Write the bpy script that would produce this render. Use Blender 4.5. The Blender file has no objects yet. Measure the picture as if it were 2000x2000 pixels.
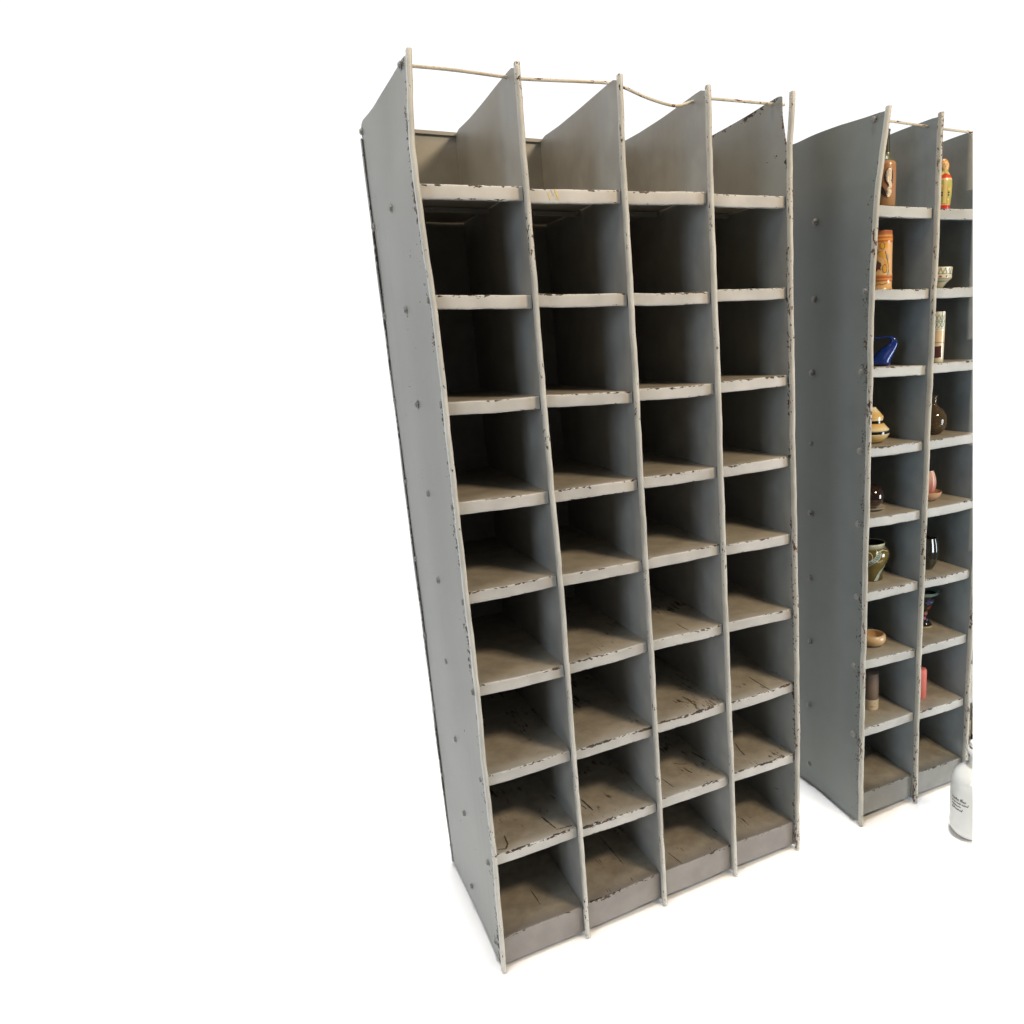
import bpy, bmesh, math, random
from mathutils import Vector, Matrix
random.seed(7)
sc = bpy.context.scene
COL = sc.collection
PI = math.pi

# ------------------------------------------------------------------ measures
PITCH = 0.25                     # bay width
DEPTH = 0.532
ZTOP = 2.243
R2X, R2Y = 1.2762, -0.0132       # second rack origin
KN = [0.0, 0.0935, 0.187, 0.2806, 0.3741, 0.4676, 0.5611, 0.6547, 0.7482, 0.8417, 0.9352, 1.0288, 1.1223, 1.2158, 1.3093, 1.4029, 1.4964, 1.5899, 1.6834, 1.777, 1.8705, 1.964, 2.0575, 2.1511, 2.2446]
WARP = [
 [-0.0037, -0.0014, 0.0011, 0.0029, 0.0056, 0.0058, 0.0044, 0.0049, 0.0063, 0.0089, 0.0084, 0.0069, 0.0075, 0.0058, 0.0079, 0.0069, 0.0072, 0.0084, 0.0093, 0.0072, 0.0015, 0.0002, -0.0033, 0.0046, 0.0143],
 [0.2427, 0.2451, 0.2464, 0.2468, 0.2473, 0.2456, 0.2458, 0.2456, 0.246, 0.2482, 0.2493, 0.2481, 0.2485, 0.2476, 0.2445, 0.2428, 0.2436, 0.2441, 0.2431, 0.244, 0.2451, 0.2435, 0.2444, 0.2431, 0.2449],
 [0.4946, 0.4955, 0.4965, 0.4967, 0.4956, 0.4956, 0.4957, 0.4959, 0.4956, 0.4957, 0.4954, 0.4935, 0.4923, 0.4932, 0.4935, 0.4931, 0.4937, 0.494, 0.4937, 0.4932, 0.493, 0.49, 0.4908, 0.4925, 0.4945],
 [0.7479, 0.7489, 0.7485, 0.7473, 0.747, 0.7462, 0.745, 0.744, 0.7422, 0.7432, 0.7428, 0.7418, 0.7413, 0.7407, 0.7399, 0.7408, 0.7406, 0.7408, 0.7396, 0.7374, 0.735, 0.7354, 0.737, 0.7372, 0.7366],
 [0.9921, 0.9937, 0.9961, 0.997, 0.9978, 0.9986, 0.9983, 0.9976, 0.9969, 0.9961, 0.995, 0.9933, 0.9926, 0.9913, 0.9892, 0.989, 0.9884, 0.9885, 0.9872, 0.986, 0.9859, 0.9846, 0.9876, 0.9889, 0.9876],
 [1.2548, 1.2549, 1.2557, 1.2554, 1.2547, 1.2559, 1.2571, 1.2582, 1.2595, 1.2603, 1.2612, 1.2626, 1.2644, 1.2658, 1.2666, 1.2679, 1.2693, 1.2695, 1.2702, 1.2724, 1.2758, 1.2811, 1.2902, 1.3072, 1.3228],
 [1.5099, 1.5097, 1.5085, 1.5074, 1.5068, 1.5066, 1.5083, 1.5091, 1.5098, 1.5114, 1.5124, 1.513, 1.5128, 1.5141, 1.5149, 1.5162, 1.5172, 1.5204, 1.5215, 1.5226, 1.5248, 1.5256, 1.5255, 1.5291, 1.5263],
]
def smooth_row(w, n):
    for _ in range(n): w = [w[0]] + [(w[i - 1] + 2 * w[i] + w[i + 1]) / 4 for i in range(1, len(w) - 1)] + [w[-1]]
    return w
WARP = [smooth_row(w, 1 if i in (0, 5) else 3) for i, w in enumerate(WARP)]
W1 = [[v for v in w] for w in WARP[:5]]
W2 = [[v - R2X for v in w] for w in WARP[5:7]]
for k in (1, 2): W2.append([v + PITCH for v in W2[k]])     # further dividers, mostly beyond the photograph
# front lip heights, left and right end of every bay
LIP1 = [[1.9953, 1.9995, 1.9944, 2.0022, 2.0006, 2.0075, 2.004, 2.0062], [1.7665, 1.7624, 1.7649, 1.7623, 1.7626, 1.7627, 1.7678, 1.7709], [1.5302, 1.5274, 1.5303, 1.5224, 1.5261, 1.5249, 1.5292, 1.5325], [1.2971, 1.2934, 1.2943, 1.2951, 1.2969, 1.2962, 1.2953, 1.3002], [1.074, 1.0763, 1.0744, 1.0714, 1.0742, 1.0762, 1.0707, 1.0665], [0.8321, 0.8268, 0.8302, 0.8371, 0.8374, 0.8348, 0.838, 0.8301], [0.5808, 0.5823, 0.5789, 0.5816, 0.5849, 0.5873, 0.582, 0.5853], [0.3472, 0.3482, 0.3409, 0.3356, 0.3433, 0.3413, 0.3472, 0.34], [0.0948, 0.0938, 0.0961, 0.1019, 0.1004, 0.1019, 0.1036, 0.0949]]
LIP2 = [[1.993, 1.9918, 1.9918, 1.995, 1.995, 1.995], [1.7615, 1.7598, 1.7617, 1.764, 1.764, 1.764], [1.5379, 1.5305, 1.5335, 1.535, 1.535, 1.535], [1.2953, 1.2918, 1.292, 1.294, 1.294, 1.294], [1.0732, 1.0654, 1.0658, 1.068, 1.068, 1.068], [0.8284, 0.824, 0.8245, 0.8178, 0.82, 0.82], [0.5963, 0.5834, 0.5854, 0.5792, 0.58, 0.58], [0.3518, 0.3467, 0.3414, 0.3351, 0.335, 0.335], [0.1091, 0.104, 0.1041, 0.0957, 0.096, 0.096]]

# ------------------------------------------------------------------ helpers
def lerp(a, b, t): return a + (b - a) * t
def sstep(a, b, x):
    t = max(0.0, min(1.0, (x - a) / (b - a))); return t * t * (3 - 2 * t)
def interp(xs, ys, x):
    if x <= xs[0]: return ys[0]
    for i in range(len(xs) - 1):
        if x <= xs[i + 1]:
            return lerp(ys[i], ys[i + 1], (x - xs[i]) / (xs[i + 1] - xs[i]))
    return ys[-1]

def mesh_obj(name, verts, faces, mat=None, parent=None, loc=(0, 0, 0), wear=None, smooth=True, sharp=40):
    me = bpy.data.meshes.new(name)
    me.from_pydata([tuple(v) for v in verts], [], faces)
    bm = bmesh.new(); bm.from_mesh(me)
    bmesh.ops.recalc_face_normals(bm, faces=bm.faces)
    bm.to_mesh(me); bm.free()
    if wear is not None:
        a = me.attributes.new('wear', 'FLOAT', 'POINT')
        a.data.foreach_set('value', wear)
    if smooth:
        me.polygons.foreach_set('use_smooth', [True] * len(me.polygons))
        me.set_sharp_from_angle(angle=math.radians(sharp))
    o = bpy.data.objects.new(name, me); COL.objects.link(o)
    if mat: me.materials.append(mat)
    o.location = loc
    if parent: o.parent = parent
    return o

def empty(name, loc, parent=None):
    o = bpy.data.objects.new(name, None); COL.objects.link(o)
    o.empty_display_size = 0.05; o.location = loc
    if parent: o.parent = parent
    return o
def tag(o, label=None, cat=None, group=None, kind=None):
    if label: o['label'] = label
    if cat: o['category'] = cat
    if group: o['group'] = group
    if kind: o['kind'] = kind
    return o

# ------------------------------------------------------------------ node helpers
class NT:
    def __init__(self, mat):
        self.t = mat.node_tree; self.n = self.t.nodes; self.l = self.t.links
    def new(self, typ, **kw):
        nd = self.n.new(typ)
        for k, v in kw.items(): setattr(nd, k, v)
        return nd
    def put(self, sock, v):
        if hasattr(v, 'is_linked') or hasattr(v, 'links'): self.l.new(v, sock)
        else: sock.default_value = v
    def math(self, op, a, b=0.0, c=0.0, clamp=False):
        nd = self.new('ShaderNodeMath', operation=op, use_clamp=clamp)
        self.put(nd.inputs[0], a); self.put(nd.inputs[1], b); self.put(nd.inputs[2], c)
        return nd.outputs[0]
    def mix(self, f, a, b):
        nd = self.new('ShaderNodeMix', data_type='RGBA')
        self.put(nd.inputs[0], f)
        for s, v in ((nd.inputs[6], a), (nd.inputs[7], b)):
            if isinstance(v, tuple): v = v + (1,) if len(v) == 3 else v
            self.put(s, v)
        return nd.outputs[2]
    def noise(self, vec, scale, detail=4, rough=0.55, dist=0.0):
        nd = self.new('ShaderNodeTexNoise')
        self.l.new(vec, nd.inputs['Vector']); nd.inputs['Scale'].default_value = scale
        nd.inputs['Detail'].default_value = detail; nd.inputs['Roughness'].default_value = rough
        nd.inputs['Distortion'].default_value = dist
        return nd.outputs[0]
    def ramp(self, x, lo, hi):
        nd = self.new('ShaderNodeMapRange', interpolation_type='SMOOTHSTEP')
        self.put(nd.inputs[0], x); nd.inputs[1].default_value = lo; nd.inputs[2].default_value = hi
        return nd.outputs[0]
    def scale(self, vec, s):
        nd = self.new('ShaderNodeVectorMath', operation='MULTIPLY'); self.l.new(vec, nd.inputs[0]); nd.inputs[1].default_value = s
        return nd.outputs[0]

def base_mat(name):
    m = bpy.data.materials.new(name); m.use_nodes = True
    t = NT(m); b = m.node_tree.nodes['Principled BSDF']
    return m, t, b

def coords(t):
    tc = t.new('ShaderNodeTexCoord'); oi = t.new('ShaderNodeObjectInfo')
    k = t.math('MULTIPLY', oi.outputs['Random'], 37.0)
    add = t.new('ShaderNodeVectorMath', operation='ADD')
    t.l.new(tc.outputs['Object'], add.inputs[0]); t.l.new(k, add.inputs[1])
    return tc.outputs['Object'], add.outputs[0]

def paint(name, col, dust=0.0, chip=0.72, stretch=(1, 1, 1), rust=0.25, rough=0.42, scratch=0.0, kwear=0.2, chipscale=1.0, col2=None, streak=0.0, var_=1.0):
    """old enamel on sheet steel: chips where the metal has been knocked, dust on shelf boards"""
    m, t, b = base_mat(name)
    obj, v = coords(t)
    vs = t.scale(v, stretch)
    at = t.new('ShaderNodeAttribute', attribute_name='wear')
    wear = at.outputs['Fac']
    big = t.noise(v, 3.5, 3); mid = t.noise(v, 14, 5, 0.6)
    tone = t.math('MULTIPLY_ADD', big, 0.5, t.math('MULTIPLY', mid, 0.5))
    c1 = tuple(x * 0.86 for x in col); c2 = tuple(min(1, x * 1.12) for x in (col2 or col))
    base = t.mix(t.ramp(tone, 0.32, 0.68), c1, c2)
    if var_ < 1: base = t.mix(var_, tuple(col), base)
    if streak:
        s = t.noise(t.scale(v, (30, 30, 1.2)), 1.0, 4, 0.6)
        base = t.mix(t.math('MULTIPLY', t.ramp(s, 0.52, 0.75), streak), base, tuple(x * 0.55 for x in col))
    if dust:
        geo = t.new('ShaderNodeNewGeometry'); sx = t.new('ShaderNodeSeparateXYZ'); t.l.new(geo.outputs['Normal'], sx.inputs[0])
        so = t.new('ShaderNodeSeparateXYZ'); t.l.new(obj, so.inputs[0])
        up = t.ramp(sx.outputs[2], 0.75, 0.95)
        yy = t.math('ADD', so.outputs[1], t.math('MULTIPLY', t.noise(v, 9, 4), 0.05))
        edge = t.ramp(yy, 0.028, 0.075)            # pale front strip: worn paint, plus cool edge light put into the colour
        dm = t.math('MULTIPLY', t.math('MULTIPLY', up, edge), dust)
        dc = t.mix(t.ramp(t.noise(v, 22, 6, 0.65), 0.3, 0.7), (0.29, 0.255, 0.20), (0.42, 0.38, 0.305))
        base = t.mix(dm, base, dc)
    # chips
    n1 = t.noise(vs, 130 * chipscale, 5, 0.62, 0.5); n2 = t.noise(vs, 17 * chipscale, 4, 0.6)
    s = t.math('ADD', t.math('MULTIPLY', n1, 0.58), t.math('MULTIPLY', n2, 0.42))
    s = t.math('ADD', s, t.math('MULTIPLY', wear, kwear))
    mask = t.ramp(s, chip, chip + 0.012)
    halo = t.math('SUBTRACT', t.ramp(s, chip - 0.022, chip - 0.010), mask, clamp=True)
    if scratch:
        sv = t.scale(v, (42, 6, 42))
        q = t.math('ADD', t.math('MULTIPLY', t.noise(sv, 2.4, 6, 0.72, 0.8), 0.56), t.math('MULTIPLY', t.noise(v, 8, 3), 0.44))
        sm = t.math('MULTIPLY', t.ramp(q, 0.66 - 0.03 * scratch, 0.675 - 0.03 * scratch), 0.9)
        if dust: sm = t.math('MULTIPLY', sm, up)
        mask = t.math('MAXIMUM', mask, sm)
    cc = t.mix(t.ramp(t.noise(v, 30, 3), 0.42, 0.6), (0.035, 0.036, 0.028), (0.075, 0.04, 0.022))
    if rust > 0.4: cc = t.mix(rust - 0.3, cc, (0.16, 0.06, 0.028))
    base = t.mix(t.math('MULTIPLY', halo, 0.35), base, tuple(min(0.85, x * 1.6) for x in col))
    base = t.mix(mask, base, cc)
    t.l.new(base, b.inputs['Base Color'])
    r = t.math('ADD', t.math('MULTIPLY', mask, 0.35), t.math('MULTIPLY_ADD', mid, 0.25, rough - 0.1))
    t.l.new(r, b.inputs['Roughness'])
    b.inputs['Specular IOR Level'].default_value = 0.4
    bp = t.new('ShaderNodeBump'); bp.inputs['Strength'].default_value = 0.25; bp.inputs['Distance'].default_value = 0.002
    h = t.math('SUBTRACT', t.math('MULTIPLY', t.noise(v, 160, 3), 0.22), t.math('MULTIPLY', mask, 0.5))
    h = t.math('ADD', h, t.math('MULTIPLY', t.noise(v, 28, 3), 0.5))
    t.l.new(h, bp.inputs['Height']); t.l.new(bp.outputs[0], b.inputs['Normal'])
    return m

GREY = (0.36, 0.352, 0.325)
M_PANEL = paint('grey_enamel_panel', (0.232, 0.236, 0.222), chip=0.652, kwear=0.165, streak=0.14, var_=0.75, stretch=(1, 0.4, 0.8), chipscale=0.9)
M_DIV = paint('grey_enamel_divider', (0.30, 0.30, 0.285), chip=0.725, kwear=0.12, streak=0.15)
M_PANEL2 = paint('shade_tinted_enamel_panel', (0.165, 0.182, 0.176), chip=0.71, kwear=0.18, streak=0.0, var_=0.45)  # shade between the racks painted in: darker and bluer than the first rack
M_DIV2 = paint('window_tinted_enamel_divider', (0.22, 0.245, 0.25), chip=0.73, kwear=0.1, streak=0.15)  # bluish tint puts the cool window light into the divider colour
M_KICK = paint('dark_kick_enamel', (0.235, 0.218, 0.205), dust=0.8, chip=0.715, kwear=0.20, stretch=(0.5, 1.0, 1.2), scratch=1.8)  # darker base colour than the shelf enamel
M_KICK2 = paint('dark_blue_kick_enamel', (0.20, 0.205, 0.195), dust=0.8, chip=0.69, kwear=0.18, stretch=(0.5, 1.0, 1.2), scratch=0.7)  # darker base colour than the second rack's shelves
M_BEAD = paint('grey_enamel_bead', (0.50, 0.49, 0.445), chip=0.618, stretch=(1, 1, 0.45), kwear=0.05, chipscale=1.15)
M_BEADR = paint('rusty_enamel_bead', (0.48, 0.465, 0.415), chip=0.60, stretch=(1, 1, 0.4), kwear=0.06, rust=0.75, chipscale=1.15)
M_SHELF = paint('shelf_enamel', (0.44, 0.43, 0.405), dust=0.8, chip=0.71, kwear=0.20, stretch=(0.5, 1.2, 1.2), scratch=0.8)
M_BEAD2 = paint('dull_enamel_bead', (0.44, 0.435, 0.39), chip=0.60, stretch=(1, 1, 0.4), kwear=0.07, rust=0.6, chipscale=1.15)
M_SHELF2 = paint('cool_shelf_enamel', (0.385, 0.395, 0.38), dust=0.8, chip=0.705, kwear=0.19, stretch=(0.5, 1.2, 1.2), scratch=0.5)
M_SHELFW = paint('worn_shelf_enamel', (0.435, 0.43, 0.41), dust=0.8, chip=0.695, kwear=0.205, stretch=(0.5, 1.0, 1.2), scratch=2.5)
M_BACK = paint('back_enamel', (0.27, 0.27, 0.255), chip=0.78, kwear=0.0)
M_ROD = paint('rod_enamel', (0.50, 0.46, 0.38), chip=0.545, kwear=0.0, stretch=(0.4, 1, 1), rust=0.7)
M_BOLT = paint('bolt_enamel', (0.25, 0.25, 0.235), chip=0.59, kwear=0.05, chipscale=2.0)

def simple(name, col, rough=0.5, spec=0.5, metal=0.0, var=0.12, nscale=30, bump=0.0, coat=0.0, trans=0.0, ior=1.45, sss=0.0):
    m, t, b = base_mat(name)
    obj, v = coords(t)
    n = t.noise(v, nscale, 5, 0.6)
    t.l.new(t.mix(n, tuple(x * (1 - var) for x in col), tuple(min(1, x * (1 + var)) for x in col)), b.inputs['Base Color'])
    b.inputs['Roughness'].default_value = rough; b.inputs['Metallic'].default_value = metal
    b.inputs['Specular IOR Level'].default_value = spec; b.inputs['Coat Weight'].default_value = coat
    b.inputs['Coat Roughness'].default_value = 0.05
    b.inputs['Transmission Weight'].default_value = trans; b.inputs['IOR'].default_value = ior
    if bump:
        bp = t.new('ShaderNodeBump'); bp.inputs['Strength'].default_value = bump; bp.inputs['Distance'].default_value = 0.002
        t.l.new(n, bp.inputs['Height']); t.l.new(bp.outputs[0], b.inputs['Normal'])
    return m

def banded(name, stops, H, rough=0.3, coat=0.3, wob=0.0, nscale=40, var=0.18, interp_='LINEAR', bump=0.0):
    """glaze colours banded by height (object z, 0..H)"""
    m, t, b = base_mat(name)
    obj, v = coords(t)
    s = t.new('ShaderNodeSeparateXYZ'); t.l.new(obj, s.inputs[0])
    z = t.math('DIVIDE', s.outputs[2], H)
    if wob: z = t.math('ADD', z, t.math('MULTIPLY', t.math('SUBTRACT', t.noise(v, 25, 3), 0.5), wob))
    r = t.new('ShaderNodeValToRGB'); r.color_ramp.interpolation = interp_
    e = r.color_ramp.elements
    for i, (p, c) in enumerate(stops):
        el = e[i] if i < 2 else e.new(p)
        el.position = p; el.color = c + (1,)
    t.l.new(z, r.inputs[0])
    n = t.noise(v, nscale, 5, 0.6)
    hs = t.new('ShaderNodeHueSaturation'); t.l.new(r.outputs[0], hs.inputs['Color'])
    t.l.new(t.math('MULTIPLY_ADD', n, 2 * var, 1 - var), hs.inputs['Value'])
    t.l.new(hs.outputs[0], b.inputs['Base Color'])
    b.inputs['Roughness'].default_value = rough; b.inputs['Coat Weight'].default_value = coat; b.inputs['Coat Roughness'].default_value = 0.06
    if bump:
        bp = t.new('ShaderNodeBump'); bp.inputs['Strength'].default_value = bump; bp.inputs['Distance'].default_value = 0.002
        t.l.new(n, bp.inputs['Height']); t.l.new(bp.outputs[0], b.inputs['Normal'])
    return m

# ------------------------------------------------------------------ rack parts
def panel_x(W, i, y, z):
    """x of divider i: bent at its front edge, straight further in"""
    d = interp(KN, W[i], z) - i * PITCH
    k = 1.0 - sstep(0.0, 0.28, y)
    return i * PITCH + d * k

TOPS = {(1, 0): ([0, .03, .05, .12, .16, .197, .245, .292, .34, .392, .44, .496, .522, .532], [2.243, 2.248, 2.2485, 2.2385, 2.2335, 2.2295, 2.2260, 2.2245, 2.2250, 2.2275, 2.2310, 2.2350, 2.231, 2.222]),
        (1, 4): ([0, .02, .036, .17, .26, .353, .52, .532], [2.243, 2.256, 2.2585, 2.2515, 2.2475, 2.243, 2.236, 2.23]),
        (1, 9): ([0, .02, .081, .387, .508, .52, .532], [2.240, 2.2468, 2.2437, 2.2325, 2.2325, 2.231, 2.225]),
        (2, 9): ([0, .02, .15, .33, .52, .532], [2.239, 2.2405, 2.2375, 2.2265, 2.226, 2.22])}
def top_z(i, rack, y):
    ys, zs = TOPS.get((rack, i), TOPS[(rack, 9)])
    return interp(ys, zs, y)

def make_divider(rack, i, W, parent, outer, mat, bolts=()):
    ny, nz = (44, 190) if outer else (16, 90)
    th = 0.0024
    rnd = random.Random(rack * 10 + i)
    ph = [rnd.uniform(0, 6) for _ in range(4)]
    verts, wear, faces = [], [], []
    def yfront(z):
        y0 = -0.004
        if rack == 1 and i == 4:
            y0 += 0.022 * sstep(2.09, 2.20, z)
        if rack == 1 and i == 0: y0 = -0.004
        return y0
    for side in (0, 1):
        for a in range(nz + 1):
            fz = a / nz
            for b in range(ny + 1):
                fy = (b / ny) ** 1.15
                zz = lerp(0.012, ZTOP - 0.01, fz)
                y0 = yfront(zz); y = lerp(y0, DEPTH, fy)
                z = lerp(0.012, top_z(i, rack, y), fz)
                x = panel_x(W, i, y, z)
                if not (outer and side == 0 and i == 0) or True:
                    x += 0.0011 * math.sin(z * 5.1 + ph[0]) * math.sin(y * 9 + ph[1]) + 0.0006 * math.sin(z * 13 + ph[2] + y * 11)
                verts.append((x + (th / 2 if side else -th / 2), y, z))
                w = (max(0.0, 1 - (y - y0) / 0.075) ** 1.3 if outer and i == 0 else max(0.0, 1 - (y - y0) / 0.02)) + max(0.0, 1 - (DEPTH - y) / 0.02) * 0.9 + max(0.0, 1 - (ZTOP - 0.01 - z) / 0.012) * 0.4
                for (by, bz) in bolts:
                    d = math.hypot(y - by, z - bz)
                    if d < 0.026: w = max(w, 0.9 * (1 - d / 0.026))
                wear.append(min(1.0, w))
    n1 = (nz + 1) * (ny + 1)
    def idx(s, a, b): return s * n1 + a * (ny + 1) + b
    for s in (0, 1):
        for a in range(nz):
            for b in range(ny):
                faces.append((idx(s, a, b), idx(s, a, b + 1), idx(s, a + 1, b + 1), idx(s, a + 1, b)))
    for a in range(nz):
        for b in (0, ny): faces.append((idx(0, a, b), idx(0, a + 1, b), idx(1, a + 1, b), idx(1, a, b)))
    for b in range(ny):
        for a in (0, nz): faces.append((idx(0, a, b), idx(0, a, b + 1), idx(1, a, b + 1), idx(1, a, b)))
    o = mesh_obj('side_panel' if outer else 'divider', verts, faces, mat, parent, wear=wear, sharp=60)
    # rolled front edge
    sec = []
    hw, y0, y1 = 0.0056, -0.0235, -0.0042
    r = 0.0054
    for k in range(8):
        an = PI + PI * k / 7
        sec.append((hw * math.cos(an), y0 + r + r * math.sin(an)))
    sec += [(hw, y1 - 0.004), (hw * 0.5, y1), (-hw * 0.5, y1), (-hw, y1 - 0.004)]
    N = 170; v2, w2, f2 = [], [], []
    zlo, zhi = 0.004, ZTOP + (0.006 if not (rack == 1 and i == 4) else 0.012)
    for a in range(N + 1):
        z = lerp(zlo, zhi, a / N)
        if a == 1: z = zlo + 0.0022
        if a == N - 1: z = zhi - 0.0022
        cx = interp(KN, W[i], min(z, 2.2446))
        jx = 0.0004 * math.sin(z * 31 + ph[0]) + 0.0003 * math.sin(z * 83 + ph[1]) + rnd.gauss(0, 0.00012)
        jy = 0.0008 * math.sin(z * 17 + ph[2]) + 0.0004 * math.sin(z * 57 + ph[3])
        if rack == 1 and i == 4: jy -= 0.012 * sstep(2.1, 2.25, z)
        sc_ = 1.0
        if a == 0: sc_ = 0.7
        elif a == N: sc_ = 0.86
        for (sx, sy) in sec:
            v2.append((cx + jx + sx * sc_, (sy + 0.0137) * sc_ - 0.0137 + jy, z))
            w2.append(1.0 if (z > 2.2 or z < 0.06) else (0.55 if abs(sx) > 0.004 else 0.3))
    S = len(sec)
    for a in range(N):
        for k in range(S): f2.append((a * S + k, a * S + (k + 1) % S, (a + 1) * S + (k + 1) % S, (a + 1) * S + k))
    f2.append(tuple(range(S))); f2.append(tuple(N * S + k for k in range(S)))
    bm_ = M_BEAD2 if rack == 2 else (M_BEADR if i == 4 else M_BEAD)
    mesh_obj('rolled_edge', v2, f2, bm_, o, wear=w2, sharp=50)
    return o

def shelf_profile(drop):
    T = 0.0016
    out = [(DEPTH - 0.003, 0), (0.40, 0), (0.28, 0), (0.18, 0), (0.11, 0), (0.07, 0), (0.045, 0), (0.03, 0), (0.018, 0), (0.010, 0), (0.0042, 0), (0.0024, -0.0001), (0.0010, -0.0006), (0.0002, -0.0018), (0, -0.0034)]
    n = 3 if drop < 0.05 else 7
    for k in range(1, n + 1): out.append((0, lerp(-0.0034, -drop + 0.005, k / n)))
    out += [(0.0003, -drop + 0.0022), (0.0014, -drop + 0.0005), (0.0034, -drop), (0.014, -drop)]
    inn = [(y + (T if z < -0.003 else 0), z - (T if z > -0.003 else 0) + (T if z < -drop + 0.0015 else 0)) for (y, z) in out]
    inn[-1] = (0.014, -drop + T)
    return out, inn

def make_shelf(rack, W, row, bay, zl, zr, parent, mat):
    base = row == 8
    drop = (0.0835 if base else 0.0305)
    out, inn = shelf_profile(drop)
    prof = out + inn[::-1]
    K = 18
    rnd = random.Random(rack * 1000 + row * 10 + bay)
    ph = [rnd.uniform(0, 6) for _ in range(5)]
    zc = (zl + zr) / 2
    xo = panel_x(W, bay, 0.0, zl)
    verts, wear, faces = [], [], []
    for k in range(K + 1):
        t = k / K
        for (y, dz) in prof:
            yn = max(0, y)
            xl = panel_x(W, bay, yn, zl) + 0.0024
            xr = panel_x(W, bay + 1, yn, zr) - (0.0024 if y > 0.02 else 0.0044)
            x = lerp(xl, xr, t)
            z = lerp(zl, zr, t * (1 - sstep(0.0, 0.4, y)) + 0.5 * sstep(0.0, 0.4, y))
            sag = -0.0012 * math.sin(PI * t)
            wob = 0.0005 * math.sin(t * 7 + ph[0]) + 0.0003 * math.sin(t * 17 + ph[1])
            yb = 0.0007 * math.sin(t * 5 + ph[2]) if y < 0.02 else 0
            endr = 0.0014 * (sstep(0.94, 1.0, t) + sstep(0.06, 0.0, t)) if y < 0.02 else 0
            verts.append((x - xo, y + yb + endr, z + dz + sag + wob - zl))
            w = 0.0
            if dz > -0.0036: w = max(w, 1 - abs(y - 0.0012) / 0.0125)
            if dz < -drop + 0.004: w = max(w, 0.72)
            wear.append(max(0.0, w))
    P = len(prof); Q = len(out)
    for k in range(K):
        for j in range(P):
            faces.append((k * P + j, k * P + (j + 1) % P, (k + 1) * P + (j + 1) % P, (k + 1) * P + j))
    for k in (0, K):
        for j in range(Q - 1): faces.append((k * P + j, k * P + j + 1, k * P + P - 2 - j, k * P + P - 1 - j))
    o = mesh_obj('base_shelf' if base else 'shelf', verts, faces, mat, parent, loc=(xo, 0, zl), wear=wear, sharp=50)
    if row == 0:   # stiffening bar welded under the top boards
        v, f = box(0.004, PITCH - 0.006, 0.272, 0.284, -0.014, -0.0026)
        mesh_obj('stiffener', v, f, M_DIV, o, wear=[0.0] * 8)
    return o

def box(x0, x1, y0, y1, z0, z1):
    v = [(x0, y0, z0), (x1, y0, z0), (x1, y1, z0), (x0, y1, z0), (x0, y0, z1), (x1, y0, z1), (x1, y1, z1), (x0, y1, z1)]
    f = [(0, 1, 2, 3), (4, 5, 6, 7), (0, 1, 5, 4), (1, 2, 6, 5), (2, 3, 7, 6), (3, 0, 4, 7)]
    return v, f

def tube(name, pts, r, mat, parent, seg=10, sub=6, end=True):
    """tube along Catmull-Rom spline"""
    P = [Vector(p) for p in pts]; path = []
    for i in range(len(P) - 1):
        p0 = P[max(0, i - 1)]; p1 = P[i]; p2 = P[i + 1]; p3 = P[min(len(P) - 1, i + 2)]
        for s in range(sub):
            t = s / sub
            path.append(0.5 * ((2 * p1) + (-p0 + p2) * t + (2 * p0 - 5 * p1 + 4 * p2 - p3) * t * t + (-p0 + 3 * p1 - 3 * p2 + p3) * t ** 3))
    path.append(P[-1])
    verts, faces = [], []
    up = Vector((0, 1, 0.01)).normalized()
    for k, c in enumerate(path):
        d = (path[min(k + 1, len(path) - 1)] - path[max(0, k - 1)]).normalized()
        a = d.cross(up).normalized(); b = a.cross(d).normalized()
        rr = r(k / (len(path) - 1)) if callable(r) else r
        for s in range(seg):
            an = 2 * PI * s / seg
            verts.append(c + a * math.cos(an) * rr + b * math.sin(an) * rr)
    for k in range(len(path) - 1):
        for s in range(seg): faces.append((k * seg + s, k * seg + (s + 1) % seg, (k + 1) * seg + (s + 1) % seg, (k + 1) * seg + s))
    faces.append(tuple(range(seg))); faces.append(tuple((len(path) - 1) * seg + s for s in range(seg)))
    return mesh_obj(name, verts, faces, mat, parent, wear=[0.3] * len(verts))

def make_bolt(parent, x, y, z, s=1.0, direction=-1, rot=0.0):
    """square-shouldered bolt: washer, hex nut and rounded end, axis along x"""
    prof = [(0.0, 0.0090), (0.0012, 0.0090), (0.0016, 0.0066), (0.0040, 0.0066), (0.0052, 0.0056), (0.0058, 0.0036), (0.0060, 0.0012)]
    verts, faces = [], []
    seg = 12
    for (h, r) in prof:
        for k in range(seg):
            an = 2 * PI * k / seg + rot
            rr = r
            if 0.0014 < h < 0.0053: rr = r * (1.0 if k % 2 == 0 else 0.9)
            verts.append((direction * h * s, rr * s * math.cos(an), rr * s * math.sin(an)))
    for a in range(len(prof) - 1):
        for k in range(seg): faces.append((a * seg + k, a * seg + (k + 1) % seg, (a + 1) * seg + (k + 1) % seg, (a + 1) * seg + k))
    faces.append(tuple((len(prof) - 1) * seg + k for k in range(seg))); faces.append(tuple(range(seg)))
    return mesh_obj('bolt', verts, faces, M_BOLT, parent, loc=(x, y, z), wear=[0.4] * len(verts), sharp=25)

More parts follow.
